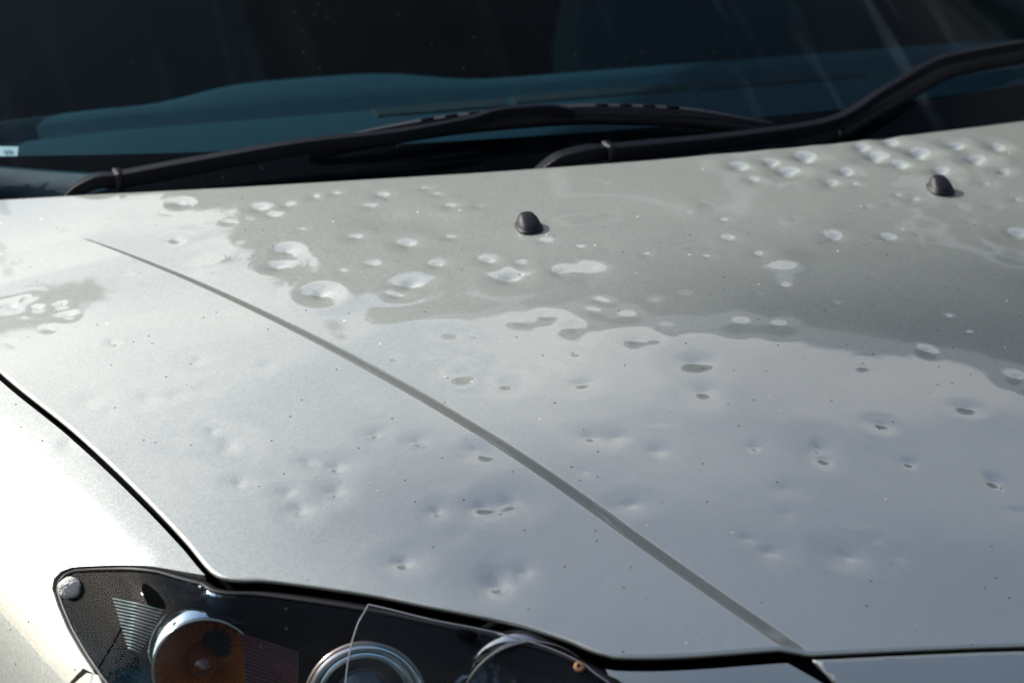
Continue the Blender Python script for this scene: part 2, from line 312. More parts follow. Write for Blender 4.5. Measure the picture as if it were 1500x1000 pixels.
# --- bonnet: one pressed sheet with its crease and every hail dent
DENTS = [(-0.4795, -0.4960, 0.0041, 0.00044), (-0.4141, -0.5494, 0.0068, 0.00100), (-0.3885, -0.5417, 0.0030, 0.00023), (-0.1825, -0.5682, 0.0041, 0.00044), (-0.1204, -0.5879, 0.0052, 0.00068), (-0.1943, -0.5465, 0.0030, 0.00023), (-0.2739, -0.4760, 0.0041, 0.00044), (-0.3728, -0.4496, 0.0052, 0.00068), (-0.3982, -0.4479, 0.0041, 0.00044), (-0.4353, -0.4417, 0.0030, 0.00023), (-0.5429, -0.3962, 0.0041, 0.00044), (-0.5488, -0.3700, 0.0030, 0.00023), (-0.5099, -0.3828, 0.0041, 0.00044), (-0.5008, -0.3505, 0.0041, 0.00044), (-0.5221, -0.3331, 0.0030, 0.00023), (-0.3733, -0.3768, 0.0041, 0.00044), (-0.3778, -0.3665, 0.0030, 0.00023), (-0.4255, -0.3383, 0.0030, 0.00023), (-0.4576, -0.3147, 0.0030, 0.00023), (-0.5805, -0.2801, 0.0052, 0.00068), (-0.5901, -0.2526, 0.0030, 0.00023), (-0.5839, -0.3392, 0.0030, 0.00023), (-0.6847, -0.1540, 0.0052, 0.00068), (-0.6340, -0.1749, 0.0041, 0.00044), (-0.6099, -0.1804, 0.0030, 0.00023), (-0.6699, -0.1841, 0.0030, 0.00023), (-0.5779, -0.1302, 0.0052, 0.00068), (-0.5217, -0.1671, 0.0030, 0.00023), (-0.6462, -0.0583, 0.0030, 0.00023), (-0.6043, 0.0789, 0.0030, 0.00023), (-0.5477, 0.1330, 0.0041, 0.00044), (-0.6040, 0.1993, 0.0030, 0.00023), (-0.6461, 0.2203, 0.0030, 0.00023), (-0.7232, 0.0687, 0.0068, 0.00100), (-0.7054, 0.0769, 0.0041, 0.00044), (-0.6999, 0.0465, 0.0041, 0.00044), (-0.6776, 0.0410, 0.0041, 0.00044), (-0.6749, 0.0164, 0.0041, 0.00044), (-0.6972, -0.0007, 0.0030, 0.00023), (-0.7347, -0.0124, 0.0030, 0.00023), (-0.7060, 0.1670, 0.0030, 0.00023), (-0.3701, -0.2039, 0.0041, 0.00044), (-0.3400, -0.2124, 0.0041, 0.00044), (-0.3569, -0.2379, 0.0068, 0.00100), (-0.3239, -0.2681, 0.0041, 0.00044), (-0.2596, -0.2892, 0.0041, 0.00044), (-0.4082, -0.1892, 0.0030, 0.00023), (-0.2769, -0.3725, 0.0041, 0.00044), (-0.2540, -0.3795, 0.0041, 0.00044), (-0.2264, -0.4093, 0.0041, 0.00044), (-0.1441, -0.4259, 0.0030, 0.00023), (-0.0894, -0.4411, 0.0052, 0.00068), (-0.0909, -0.4577, 0.0030, 0.00023), (-0.0217, -0.4177, 0.0030, 0.00023), (0.0655, -0.4068, 0.0030, 0.00023), (0.0417, -0.5170, 0.0041, 0.00044), (-0.0213, -0.4777, 0.0030, 0.00023), (-0.1473, -0.2850, 0.0068, 0.00100), (-0.1579, -0.3327, 0.0052, 0.00068), (-0.1896, -0.2316, 0.0041, 0.00044), (-0.3584, -0.0628, 0.0068, 0.00100), (-0.3747, -0.0785, 0.0041, 0.00044), (-0.4419, -0.0470, 0.0068, 0.00100), (-0.4517, 0.0572, 0.0052, 0.00068), (-0.4686, 0.0275, 0.0052, 0.00068), (-0.5264, 0.2185, 0.0052, 0.00068), (-0.4555, 0.1659, 0.0052, 0.00068), (-0.4478, 0.1432, 0.0041, 0.00044), (-0.4286, 0.0977, 0.0030, 0.00023), (-0.4912, 0.1474, 0.0030, 0.00023), (-0.3978, 0.1693, 0.0041, 0.00044), (-0.3765, 0.1687, 0.0041, 0.00044), (-0.3390, 0.0238, 0.0068, 0.00100), (-0.3821, 0.0589, 0.0052, 0.00068), (-0.3226, -0.0310, 0.0052, 0.00068), (-0.4126, -0.0094, 0.0030, 0.00023), (-0.2740, -0.0413, 0.0052, 0.00068), (-0.2440, -0.0565, 0.0041, 0.00044), (-0.2637, -0.0831, 0.0068, 0.00100), (-0.2486, 0.0832, 0.0041, 0.00044), (-0.2796, 0.1264, 0.0041, 0.00044), (-0.2876, 0.1448, 0.0041, 0.00044), (-0.3515, 0.1251, 0.0041, 0.00044), (-0.2068, -0.1704, 0.0068, 0.00100), (-0.1980, -0.1494, 0.0041, 0.00044), (-0.1803, -0.1879, 0.0041, 0.00044), (-0.2777, -0.1681, 0.0068, 0.00100), (-0.2366, -0.1924, 0.0068, 0.00100), (-0.1144, -0.1645, 0.0068, 0.00100), (-0.1802, -0.0413, 0.0030, 0.00023), (-0.2084, -0.0195, 0.0041, 0.00044), (-0.1100, 0.0976, 0.0030, 0.00023), (-0.1299, 0.0262, 0.0030, 0.00023), (-0.1971, -0.1153, 0.0041, 0.00044), (-0.1704, -0.1174, 0.0030, 0.00023), (-0.1224, -0.0739, 0.0030, 0.00023), (-0.0678, -0.0926, 0.0030, 0.00023), (-0.0228, -0.0184, 0.0041, 0.00044), (-0.0325, -0.0603, 0.0041, 0.00044), (-0.0160, -0.0999, 0.0041, 0.00044), (0.0421, 0.1061, 0.0052, 0.00068), (0.0854, 0.0867, 0.0068, 0.00100), (0.1206, 0.0493, 0.0068, 0.00100), (0.0435, 0.0698, 0.0041, 0.00044), (0.1977, 0.1165, 0.0068, 0.00100), (0.1925, 0.1414, 0.0041, 0.00044), (0.2489, 0.1204, 0.0068, 0.00100), (0.3006, 0.1384, 0.0052, 0.00068), (0.2521, 0.0692, 0.0068, 0.00100), (0.3212, 0.0624, 0.0052, 0.00068), (0.1912, -0.0024, 0.0068, 0.00100), (0.1774, 0.0096, 0.0041, 0.00044), (0.1610, -0.0112, 0.0041, 0.00044), (0.1253, -0.0860, 0.0052, 0.00068), (0.0712, -0.0792, 0.0052, 0.00068), (0.0697, -0.1580, 0.0052, 0.00068), (0.1630, -0.2141, 0.0052, 0.00068), (0.1166, -0.2543, 0.0041, 0.00044), (0.0197, -0.2112, 0.0041, 0.00044), (0.0494, -0.0299, 0.0030, 0.00023), (0.2331, -0.1444, 0.0068, 0.00100), (0.2652, -0.0923, 0.0068, 0.00100), (0.0937, -0.2102, 0.0041, 0.00044), (-0.0496, -0.2386, 0.0041, 0.00044), (0.2259, -0.0601, 0.0030, 0.00023), (0.2682, -0.0260, 0.0041, 0.00044), (0.0098, -0.1573, 0.0030, 0.00023), (-0.0606, -0.1493, 0.0030, 0.00023), (0.1610, -0.1218, 0.0030, 0.00023), (0.1208, 0.1220, 0.0068, 0.00100), (0.1480, 0.0754, 0.0052, 0.00068), (0.2165, 0.0911, 0.0068, 0.00100), (0.3060, 0.0977, 0.0068, 0.00100), (0.3467, 0.1336, 0.0052, 0.00068), (0.2312, 0.1525, 0.0052, 0.00068), (0.0789, 0.1129, 0.0052, 0.00068), (0.1435, 0.0425, 0.0041, 0.00044), (0.2572, 0.0425, 0.0041, 0.00044), (0.2864, 0.0299, 0.0052, 0.00068), (0.3025, -0.0103, 0.0052, 0.00068), (0.2312, -0.0234, 0.0041, 0.00044), (0.1340, -0.0129, 0.0041, 0.00044), (-0.2744, 0.0930, 0.0052, 0.00068), (-0.3322, 0.1447, 0.0052, 0.00068), (-0.4282, 0.1614, 0.0041, 0.00044), (-0.2148, -0.0845, 0.0041, 0.00044), (-0.3127, -0.1168, 0.0041, 0.00044), (-0.3814, -0.0071, 0.0041, 0.00044), (-0.2940, 0.0225, 0.0041, 0.00044), (-0.0174, -0.1732, 0.0041, 0.00044), (-0.1470, -0.1698, 0.0052, 0.00068), (-0.0826, -0.2270, 0.0041, 0.00044)]
def hood_columns(nv):
    v = np.concatenate([np.linspace(0, .02, 5)[:-1], np.linspace(.02, .98, nv), np.linspace(.98, 1, 6)[1:]])
    def solve(fx):
        x = np.full_like(v, -.4)
        for _ in range(60): x = .5*x + .5*fx(y_rear(x)*(1-v) + y_front(x)*v)
        return x
    wid = lambda y: np.interp(y, [-.70, -.55, -.2, .1, .2], [.027, .023, .018, .010, .003])
    om = [-.6, -.25, -.08, 0, .05, .12, .25, .4, .55, .7, .8, .88, .95, 1.0, 1.06, 1.15, 1.35, 1.7]
    cr = [solve(lambda y, o=o: x_crease(y) + (o-.5)*wid(y)) for o in om]
    cols = []; W = []
    for a in np.linspace(0, 1, 190)[:-1]:
        a2 = a; cols.append(-WH*(1-a2) + cr[0]*a2); W.append(-1)
    for o, c_ in zip(om, cr): cols.append(c_); W.append(o)
    rc = [-c_ for c_ in cr[::-1]]
    for a in np.linspace(0, 1, 400)[1:-1]: cols.append(cr[-1]*(1-a) + rc[0]*a); W.append(2)
    for o, c_ in zip(om[::-1], rc): cols.append(c_); W.append(o)
    for a in np.linspace(0, 1, 60)[1:]: cols.append(rc[-1]*(1-a) + WH*a); W.append(-1)
    X = np.array(cols); Y = y_rear(X)*(1-v) + y_front(X)*v
    return X, Y, np.array(W)
def hood_relief(X, Y):
    Z = np.zeros_like(X)
    def dent(x, y, s, d, sy=None):
        sy = sy or s
        k = (np.abs(X-x) < 5*s) & (np.abs(Y-y) < 5*sy)
        r2 = ((X[k]-x)/s)**2 + ((Y[k]-y)/sy)**2
        Z[k] -= d*np.exp(-r2/2)
    def strike(x, y, a, d):                   # hailstone pit: tight floor, long shallow skirt, slightly lopsided
        k = (np.abs(X-x) < 16*a) & (np.abs(Y-y) < 16*a); u, w = X[k]-x, Y[k]-y
        q = rng.uniform(.85, 1.18); ang = rng.uniform(0, math.pi); ca, sa = math.cos(ang), math.sin(ang)
        p1, p2 = (u*ca + w*sa)/(a*q), (-u*sa + w*ca)/(a/q); r2 = p1*p1 + p2*p2
        Z[k] -= d/(1 + r2)*np.clip(1 - r2/230, 0, 1)**2
        Z[k] += .10*d*np.exp(-((np.sqrt(r2)-3.6)/.9)**2/2)
        if d > .0006:                         # second, smaller facet inside the big ones
            ox, oy = rng.normal(0, .6*a, 2); r2 = ((u-ox)/(.55*a))**2 + ((w-oy)/(.55*a))**2; Z[k] -= .16*d*np.exp(-r2/2)
    for (x, y, s, d) in DENTS:
        fr = float(np.clip((-.02-y)/.23, 0, 1))
        bk = float(np.clip((y-.03)/.10, 0, 1))*float(np.clip((x+.05)/.15, 0, 1)); a = s*(1 + 1.0*fr + .5*bk); d = d*(1 + 1.7*bk); el = 27 + (.2-y)*38
        cap = math.radians(24 if y > -.115 else float(np.clip((el-39)/2*.85 + 1.2, 1.8, 7.5)))
        lf = 1 + .35*float(np.clip((-.30-x)/.1, 0, 1))*fr; cap *= lf if y > -.115 else lf*(.72 + .28*float(np.clip((-.30-x)/.1, 0, 1))); d = d*lf*(.72 if y > -.115 and bk < .3 else 1)
        if x < -.56 and y > -.02: d *= .5
        strike(x, y, a, min(d*(1 + 2*fr + .45*(1-fr))*DENT_K, cap*a/.65))
    for _ in range(70):
        strike(rng.uniform(-.7, .5), rng.uniform(-.62, -.02), rng.uniform(.004, .008), rng.uniform(.00015, .0004))
    for _ in range(60):                       # faint strikes and the general waviness of beaten sheet
        dent(rng.uniform(-.7, .6), rng.uniform(-.6, .3), rng.uniform(.006, .012), rng.uniform(.00005, .00016))
    for _ in range(60):                       # looser ripples where the hail fell thickest
        dent(rng.uniform(-.55, .55), rng.uniform(-.14, .14), rng.uniform(.010, .024), rng.normal(0, .00062), rng.uniform(.010, .024))
    for _ in range(110):
        dent(rng.uniform(-.75, .7), rng.uniform(-.65, .3), rng.uniform(.02, .05), rng.normal(0, .00022), rng.uniform(.02, .05))
    return Z
DENT_K = 2.3
def build_hood():
    X, Y, Wb = hood_columns(400); nu, nv = X.shape
    Z = z_hood(X, Y)
    amp = np.interp(Y, [-.70, -.5, -.1, .12, .19], [.0066, .0058, .0047, .0026, 0])
    pr = np.clip(Wb, 0, 1)[:, None]; pr = np.where(pr > .55, .55 + .36*np.sin((pr-.55)/.45*math.pi/2), pr); pr = np.broadcast_to(.6*pr + .4*pr*pr*(3-2*pr), X.shape)
    Z = Z - amp*pr + .5*amp
    Z = Z + hood_relief(X, Y)
    V = [np.stack([X, Y, Z], -1)]
    # folded-down lips along the front/side outline and along the rear
    def lip(xe, ye, ze, sgn):
        tx = np.gradient(xe); ty = np.gradient(ye); q = np.hypot(tx, ty) + 1e-12
        nx, ny = sgn*ty/q, -sgn*tx/q; out = []
        for a in (25, 50, 75, 90): out.append(np.stack([xe + nx*.0028*math.sin(math.radians(a)), ye + ny*.0028*math.sin(math.radians(a)), ze - .0028*(1-math.cos(math.radians(a)))], -1))
        out.append(np.stack([xe + nx*.0020, ye + ny*.0020, ze - .0050], -1)); out.append(np.stack([xe - nx*.008, ye - ny*.008, ze - .0060], -1)); return out
    fl = lip(X[:, -1], Y[:, -1], Z[:, -1], 1); rl = lip(X[:, 0], Y[:, 0], Z[:, 0], -1)
    A = np.concatenate([np.stack(rl[::-1], 1), V[0], np.stack(fl, 1)], 1)
    F = grid_faces(A.shape[0], A.shape[1])
    return mesh('hood', A.reshape(-1, 3), F, M['paint'], car)
hood = build_hood(); hood['label'] = 'long pale bonnet panel covered in hail dents with a sharp crease'
# --- black sheet, shade of the shut lines put in as colour
us = np.linspace(-.80, .80, 81); rows = []
for k in np.linspace(0, 1, 25): rows.append(np.stack([us, (y_rear(us)+.01)*(1-k) + (y_front(us)-.02)*k, z_hood(us, y_rear(us)*(1-k) + y_front(us)*k) - .032], -1))
mesh('gap_shade_sheet', np.stack(rows, 1).reshape(-1, 3), grid_faces(81, 25), M['matte_black'], car)
# --- washer nozzles
def nozzle(x, y):
    loops = [(0, .0132, .0170, 0), (.0012, .0132, .0170, 0), (.0014, .0120, .0158, 0), (.0040, .0117, .0152, .0004), (.0078, .0098, .0112, .0032), (.0104, .0076, .0074, .0060), (.0116, .0062, .0056, .0070), (.0121, .0034, .0030, .0072)]
    V = []; n = 24
    for (h, a, b, sh) in loops:
        for k in range(n):
            t = 2*math.pi*k/n; c_, s_ = math.cos(t), math.sin(t)
            V.append((a*math.copysign(abs(c_)**.75, c_), sh + b*math.copysign(abs(s_)**.75, s_)*(1.0 if s_ > 0 else .95), h))
    F = [(i*n+k, i*n+(k+1) % n, (i+1)*n+(k+1) % n, (i+1)*n+k) for i in range(len(loops)-1) for k in range(n)] + [tuple((len(loops)-1)*n+k for k in range(n))]
    o = mesh('washer_nozzle', V, F, M['plastic'], hood); o.location = (x, y, float(z_hood(x, y)) - .0005)
    gy = .09 + .22*(.13-y); o.rotation_euler = (math.atan(gy), math.atan(.24*x), 0); return o
nozzle(-.2152, .0157); nozzle(.2288, .0172)
# --- panels hung on the rail: fender, lens, bumper, nose
def inside(poly, P):
    x, y = P[:, 0], P[:, 1]; r = np.zeros(len(P), bool); n = len(poly)
    for i in range(n):
        x0, y0 = poly[i]; x1, y1 = poly[(i+1) % n]
        if y0 == y1: continue
        k = (y0 > y) != (y1 > y); r ^= k & (x < (x1-x0)*(y-y0)/(y1-y0) + x0)
    return r
def dense(poly, step):
    out = []
    for i in range(len(poly)):
        a = np.array(poly[i]); b = np.array(poly[(i+1) % len(poly)]); n = max(1, int(np.linalg.norm(b-a)/step))
        out += [a + (b-a)*k/n for k in range(n)]
    return np.array(out)
def chaikin(P, n=1, keep=()):
    P = [np.array(p, float) for p in P]
    for _ in range(n):
        Q = []
        for i in range(len(P)):
            a, b = P[i], P[(i+1) % len(P)]; Q += [a*.75 + b*.25, a*.25 + b*.75]
        P = Q
    return [tuple(p) for p in P]
SKIN_DENTS = []
def skin_pts(st, off=0.):
    P = skin(st[:, 0], st[:, 1], off)
    return P
def panel(name, poly, m, parent, ds=.007, dt=.005, off=0., flange=.010, both=False, dents=()):
    B = dense(poly, .004); nb = len(B)
    s0, s1 = B[:, 0].min(), B[:, 0].max(); t0, t1 = B[:, 1].min(), B[:, 1].max()
    tg = t0 + (t1-t0)*np.linspace(0, 1, max(8, int((t1-t0)/dt)))**(1.5 if t1-t0 > .3 else 1)
    gs, gt = np.meshgrid(np.arange(s0+ds/2, s1, ds), tg, indexing='ij')
    I = np.stack([gs.ravel(), gt.ravel()], -1); I = I[inside(B, I)]
    # keep clear of the outline
    d = np.sqrt(((I[:, None, :]-B[None, :, :])**2).sum(-1).min(1)) if len(I)*nb < 4e7 else np.concatenate([np.sqrt(((I[a:a+2000, None, :]-B[None])**2).sum(-1).min(1)) for a in range(0, len(I), 2000)])
    I = I[d > .0028]
    P2 = np.concatenate([B, I]); E = [(i, (i+1) % nb) for i in range(nb)]
    r = delaunay_2d_cdt([Vector(p) for p in P2], E, [], 1, 1e-7)
    st = np.array([tuple(p) for p in r[0]]); F = [tuple(f) for f in r[2]]
    of = np.full(len(st), off)
    for (a, b, w, dd) in dents: of = of - dd*np.exp(-((st[:, 0]-a)**2 + (st[:, 1]-b)**2)/2/w/w)
    P = skin_pts(st, of)
    # orientation
    f0 = F[0]; nn = np.cross(P[f0[1]]-P[f0[0]], P[f0[2]]-P[f0[0]]); ref = skin(st[f0[0]][0], st[f0[0]][1], .01)[0] - skin(st[f0[0]][0], st[f0[0]][1])[0]
    if nn @ ref < 0: F = [f[::-1] for f in F]
    V = list(P); 
    if flange:
        cnt = {}
        for f in F:
            for a, b in zip(f, f[1:]+f[:1]): cnt[(a, b)] = 1
        bd = [e for e in cnt if (e[1], e[0]) not in cnt]
        ids = sorted({i for e in bd for i in e}); mp = {}; mp1 = {}; mp0 = {}
        Q1 = skin_pts(st[ids], off - .0012); Q2 = skin_pts(st[ids], off - flange)
        ctr = None
        for i in ids: mp0[i] = len(V); V.append(P[i])
        for i, q in zip(ids, Q1): mp1[i] = len(V); V.append(q)
        for i, q in zip(ids, Q2): mp[i] = len(V); V.append(q)
        for a, b in bd: F.append((mp0[b], mp0[a], mp1[a], mp1[b])); F.append((mp1[b], mp1[a], mp[a], mp[b]))
    if both:
        n = len(V); V2 = [(-p[0], p[1], p[2]) for p in V]; F2 = [tuple(i+n for i in f[::-1]) for f in F]; V = V + V2; F = F + F2
    o = mesh(name, V, F, m, parent)
    if both:
        bm = bmesh.new(); bm.from_mesh(o.data); bmesh.ops.remove_doubles(bm, verts=bm.verts, dist=1e-6); bm.to_mesh(o.data); bm.free()
    return o
LENS = [(0.7962, 0.1343), (0.778, 0.1288), (0.7633, 0.1272), (0.7421, 0.1237), (0.7161, 0.1184), (0.6924, 0.1113), (0.6752, 0.1047), (0.6721, 0.0997), (0.6745, 0.093), (0.6817, 0.0853), (0.7113, 0.0654), (0.7598, 0.0324), (0.8, 0.01), (0.81, 0.0105), (0.9, 0.0105), (1.0, 0.0105), (1.1, 0.0105), (1.135, 0.0125), (1.146, 0.015), (1.1555, 0.0189), (1.1637, 0.0251), (1.172, 0.05), (1.165, 0.09), (1.14, 0.13), (1.08, 0.155), (1.0, 0.165), (0.9, 0.165), (0.84, 0.155)]
FEND = [(0, 0.002), (0.25, 0.002), (0.5, 0.002), (0.797, 0.0015), (0.789, 0.0065), (0.7558, 0.0296), (0.7078, 0.0627), (0.6776, 0.0829), (0.6687, 0.0922), (0.6657, 0.1011), (0.6703, 0.1083), (0.6884, 0.1153), (0.7125, 0.1226), (0.7391, 0.128), (0.7608, 0.1315), (0.7473, 0.1356), (0.739, 0.1533), (0.7343999999999999, 0.2), (0.738, 0.35), (0.735, 0.6), (0, 0.6)]
BUMP = [(0.7424, 0.1541), (0.7525, 0.1363), (0.7633, 0.1302), (0.7761, 0.1345), (0.795, 0.14), (0.84, 0.161), (0.9, 0.171), (1.0, 0.171), (1.085, 0.161), (1.147, 0.134), (1.172, 0.092), (1.18, 0.05), (1.1685, 0.0227), (1.1591, 0.0149), (1.152, 0.0125), (1.149, 0.0078), (1.29, 0.0078), (1.3156, 0.0265), (1.345, 0.12), (1.345, 0.6), (0.742, 0.6), (0.746, 0.35), (0.7404, 0.2)]
NOSE = [(1.31, 0.0062), (1.5091544959437764, 0.0062), (1.5091544959437764, 0.6), (1.352, 0.6), (1.352, 0.12), (1.3248, 0.027)]

fender = panel('fender', FEND, M['paint'], car, dents=[(.5503, .0087, .007, .0006), (.7312, .0379, .007, .0006), (.701, .1424, .006, .0004)])
bumper = panel('bumper_corner', BUMP, M['paint'], car, flange=.003)
nose = panel('nose_panel', NOSE, M['paint'], car, both=True, flange=.003)
# black filler sheet whose colour gives the gaps their shade
def backing(name, s0, s1, t1, off):
    S, T = np.meshgrid(np.linspace(s0, s1, 90), np.linspace(0, t1, 60), indexing='ij')
    keep = []
    P = skin(S.ravel(), T.ravel(), off); F = grid_faces(90, 60)
    c2 = np.stack([S.ravel()[F].mean(1), T.ravel()[F].mean(1)], -1)
    F = F[~inside(np.array(LENS), c2)]
    return mesh(name, P, F, M['matte_black'], car)
back = backing('panel_backing', 0, SL, .6, -.014)
# --- headlamp
lamp = empty('headlight', car)
lens = panel('lens', LENS, M['lens'], lamp, off=-.003, flange=.004)
# rubber gasket round the lens
LB = dense(LENS, .004)
def ring_offset(B, w):
    a = np.roll(B, -1, 0) - np.roll(B, 1, 0); n = np.stack([a[:, 1], -a[:, 0]], -1); n /= np.linalg.norm(n, axis=1)[:, None]
    if inside(B, (B[:1] + n[:1]*.003))[0]: n = -n
    return B + n*w
O1 = ring_offset(LB, .0005); O2 = ring_offset(LB, .010)
O2[:, 1] = np.maximum(O2[:, 1], -.0)
gv = np.stack([skin_pts(O1, -.0035), skin_pts(O1, -.0015), skin_pts((O1+O2)/2, -.0030), skin_pts(O2, -.008)], 1)
mesh('gasket', gv.reshape(-1, 3), grid_faces(len(LB), 4, wrap=True), M['black'], lamp)
# housing: a deep tray that follows the lens
def tray():
    B = dense(LENS, .006); nb = len(B); gs, gt = np.meshgrid(np.arange(.66, 1.19, .006), np.arange(.003, .18, .006), indexing='ij')
    I = np.stack([gs.ravel(), gt.ravel()], -1); I = I[inside(B, I)]; dd = np.sqrt(((I[:, None]-B[None])**2).sum(-1).min(1)); I = I[dd > .013]
    for w_ in (.003, .006, .0095):
        R_ = ring_offset(B, -w_); R_ = R_[inside(B, R_)]; I = np.concatenate([I, R_[np.sqrt(((R_[:, None]-B[None])**2).sum(-1).min(1)) > .9*w_]])
    r = delaunay_2d_cdt([Vector(p) for p in np.concatenate([B, I])], [(i, (i+1) % nb) for i in range(nb)], [], 1, 1e-7)
    st = np.array([tuple(p) for p in r[0]]); d_ = np.sqrt(((st[:, None]-B[None])**2).sum(-1).min(1))
    return mesh('housing', skin_pts(st, -.005 - .15*(1 - np.exp(-d_/.006))), [tuple(f) for f in r[2]], M['housing'], lamp)
tray()
AX = (-.16, -.97, .16)
def flute(amp, n): return lambda a, i: amp*math.sin(n*a) if i > 0 else 0
T0 = Vector((-.6435, -.4760, .782))
bowl = lambda R, dep: [(R*(k/12)**.5*1.0 if k else .001, -dep*(1 - (k/12))) for k in range(0, 13)]
turn = empty('turn_signal', lamp)
v, f = lathe(bowl(.041, .050), T0, AX, 160, wave=lambda a, i: .05*math.sin(30*a)*min(1, i/5)); mesh('reflector', v, f, M['amber'], turn)
v, f = lathe([(.0425, -.004), (.0445, .001), (.0435, .003), (.0412, .001), (.0408, -.004)], T0, AX, 72); mesh('bezel', v, f, M['ring'], turn)
v, f = lathe([(.0005, .006), (.008, .004), (.0125, -.006), (.014, -.02), (.014, -.05)], T0 + Vector((0, .012, -.004)), AX, 32); mesh('bulb', v, f, M['amberdark'], turn)
v, f = lathe([(.0445, .0), (.049, -.006), (.053, -.022), (.055, -.05)], T0, AX, 72); mesh('collar', v, f, M['chrome'], turn)
# projector lamp
P0 = Vector((-.5290, -.5600, .778)); proj = empty('projector_lamp', lamp)
v, f = lathe([(.0465, -.03), (.0485, .0), (.0480, .006), (.0455, .008), (.0430, .004), (.0400, -.004), (.0375, -.004), (.0360, -.001), (.0345, -.001), (.0335, -.006), (.033, -.02)], P0, AX, 96); mesh('rim', v, f, M['chrome'], proj)
v, f = lathe([(.0492, -.002), (.0504, .002), (.0492, .006), (.048, .002)], P0, AX, 96); mesh('outer_ring', v, f, M['ring'], proj)
v, f = lathe([(.0372, .0), (.0383, .0022), (.0372, .0045), (.0360, .0022)], P0, AX, 96); mesh('inner_ring', v, f, M['ring'], proj)
v, f = lathe([(.0005, .002), (.012, .0), (.022, -.005), (.030, -.013), (.033, -.02)], P0, AX, 48); mesh('glass_dome', v, f, M['lampglass'], proj)
# main beam bowl
H0 = Vector((-.4080, -.6250, .783)); beam = empty('main_beam_lamp', lamp)
v, f = lathe(bowl(.056, .055), H0, AX, 64, wave=lambda a, i: .03*round(math.sin(9*a + i*1.3)) * (1 if i % 2 else -1)); mesh('reflector', v, f, M['darkchrome'], beam, smooth=False)
v, f = lathe([(.0560, -.01), (.0585, .001), (.0575, .003), (.0555, .0), (.055, -.006)], H0, AX, 72); mesh('bezel', v, f, M['ring'], beam)
v, f = lathe([(.0005, .004), (.007, .002), (.009, -.006), (.009, -.05)], H0 + Vector((0, .015, 0)), AX, 24); mesh('bulb', v, f, M['lampglass'], beam)
v, f = lathe([(.0585, .0), (.063, -.008), (.066, -.05)], H0, AX, 72); mesh('collar', v, f, M['darkchrome'], beam)
# prism plate between turn signal and projector, with its moulded pyramids
def prism_plate():
    a, b, c_, d = [Vector(p) for p in ((-.6130, -.4790, .8120), (-.5715, -.5080, .8030), (-.5770, -.5230, .7560), (-.6130, -.4900, .7600))]
    V = []; F = []; nu, nv = 16, 16; nrm = (b-a).cross(d-a).normalized()
    if nrm.y > 0: nrm = -nrm
    pt = lambda u, w: (a*(1-u)+b*u)*(1-w) + (d*(1-u)+c_*u)*w
    for i in range(nu):
        for j in range(nv):
            k = len(V); V += [pt(i/nu, j/nv), pt((i+1)/nu, j/nv), pt((i+1)/nu, (j+1)/nv), pt(i/nu, (j+1)/nv), pt((i+.5)/nu, (j+.5)/nv) + nrm*.0013]
            F += [(k, k+1, k+4), (k+1, k+2, k+4), (k+2, k+3, k+4), (k+3, k, k+4)]
    return V, F
v, f = prism_plate(); mesh('side_prism', v, f, M['redprism'], lamp, smooth=False)
# ribbed corner panel: fine fins
RIBS = [[(-0.706, -0.3978, 0.8198), (-0.6885, -0.4193, 0.8223), (-0.671, -0.4383, 0.8226)], [(-0.7058, -0.4018, 0.8183), (-0.6893, -0.4217, 0.8205), (-0.6727, -0.4397, 0.8207)], [(-0.7056, -0.4057, 0.8168), (-0.69, -0.4242, 0.8187), (-0.6743, -0.441, 0.8187)], [(-0.7054, -0.4095, 0.8152), (-0.6907, -0.4266, 0.8169), (-0.676, -0.4423, 0.8168)], [(-0.7053, -0.4134, 0.8137), (-0.6914, -0.429, 0.8151), (-0.6776, -0.4434, 0.8148)], [(-0.7051, -0.4172, 0.8122), (-0.6922, -0.4313, 0.8133), (-0.6793, -0.4446, 0.8127)], [(-0.7048, -0.4208, 0.8106), (-0.6929, -0.4336, 0.8114), (-0.6809, -0.4457, 0.8107)], [(-0.7046, -0.4244, 0.809), (-0.6935, -0.4358, 0.8095), (-0.6825, -0.4468, 0.8086)], [(-0.7044, -0.428, 0.8074), (-0.6942, -0.438, 0.8076), (-0.6841, -0.4478, 0.8066)], [(-0.7042, -0.4315, 0.8057), (-0.6949, -0.4401, 0.8057), (-0.6857, -0.4488, 0.8045)], [(-0.7039, -0.4349, 0.804), (-0.6956, -0.4422, 0.8038), (-0.6873, -0.4498, 0.8024)], [(-0.7037, -0.4383, 0.8023), (-0.6963, -0.4443, 0.8018), (-0.6889, -0.4507, 0.8003)], [(-0.7035, -0.4417, 0.8006), (-0.6969, -0.4464, 0.7999), (-0.6905, -0.4515, 0.7981)], [(-0.7032, -0.4449, 0.7989), (-0.6976, -0.4484, 0.7979), (-0.6921, -0.4524, 0.796)], [(-0.7029, -0.4481, 0.7971), (-0.6982, -0.4504, 0.7959), (-0.6937, -0.4532, 0.7938)]]

v, f = join([sweep(r_, (.0003, .0005), 6) for r_ in RIBS]); tag(mesh('rib_panel', v, f, simple('rib_grey', (.30, .33, .32), .3, .3), lamp), kind='stuff')
# clear guard clipped over the inner half of the lens
GD = [(0.9438, 0.0064), (1.0, 0.0085), (1.1, 0.0085), (1.133, 0.0105), (1.142, 0.015), (1.1515, 0.0189), (1.1597, 0.0251), (1.166, 0.05), (1.159, 0.088), (1.135, 0.126), (1.08, 0.148), (1.0, 0.157), (0.9507, 0.1038), (0.9411, 0.0725), (0.9394, 0.0531), (0.9393, 0.0359), (0.9403, 0.0221), (0.9431, 0.0117)]

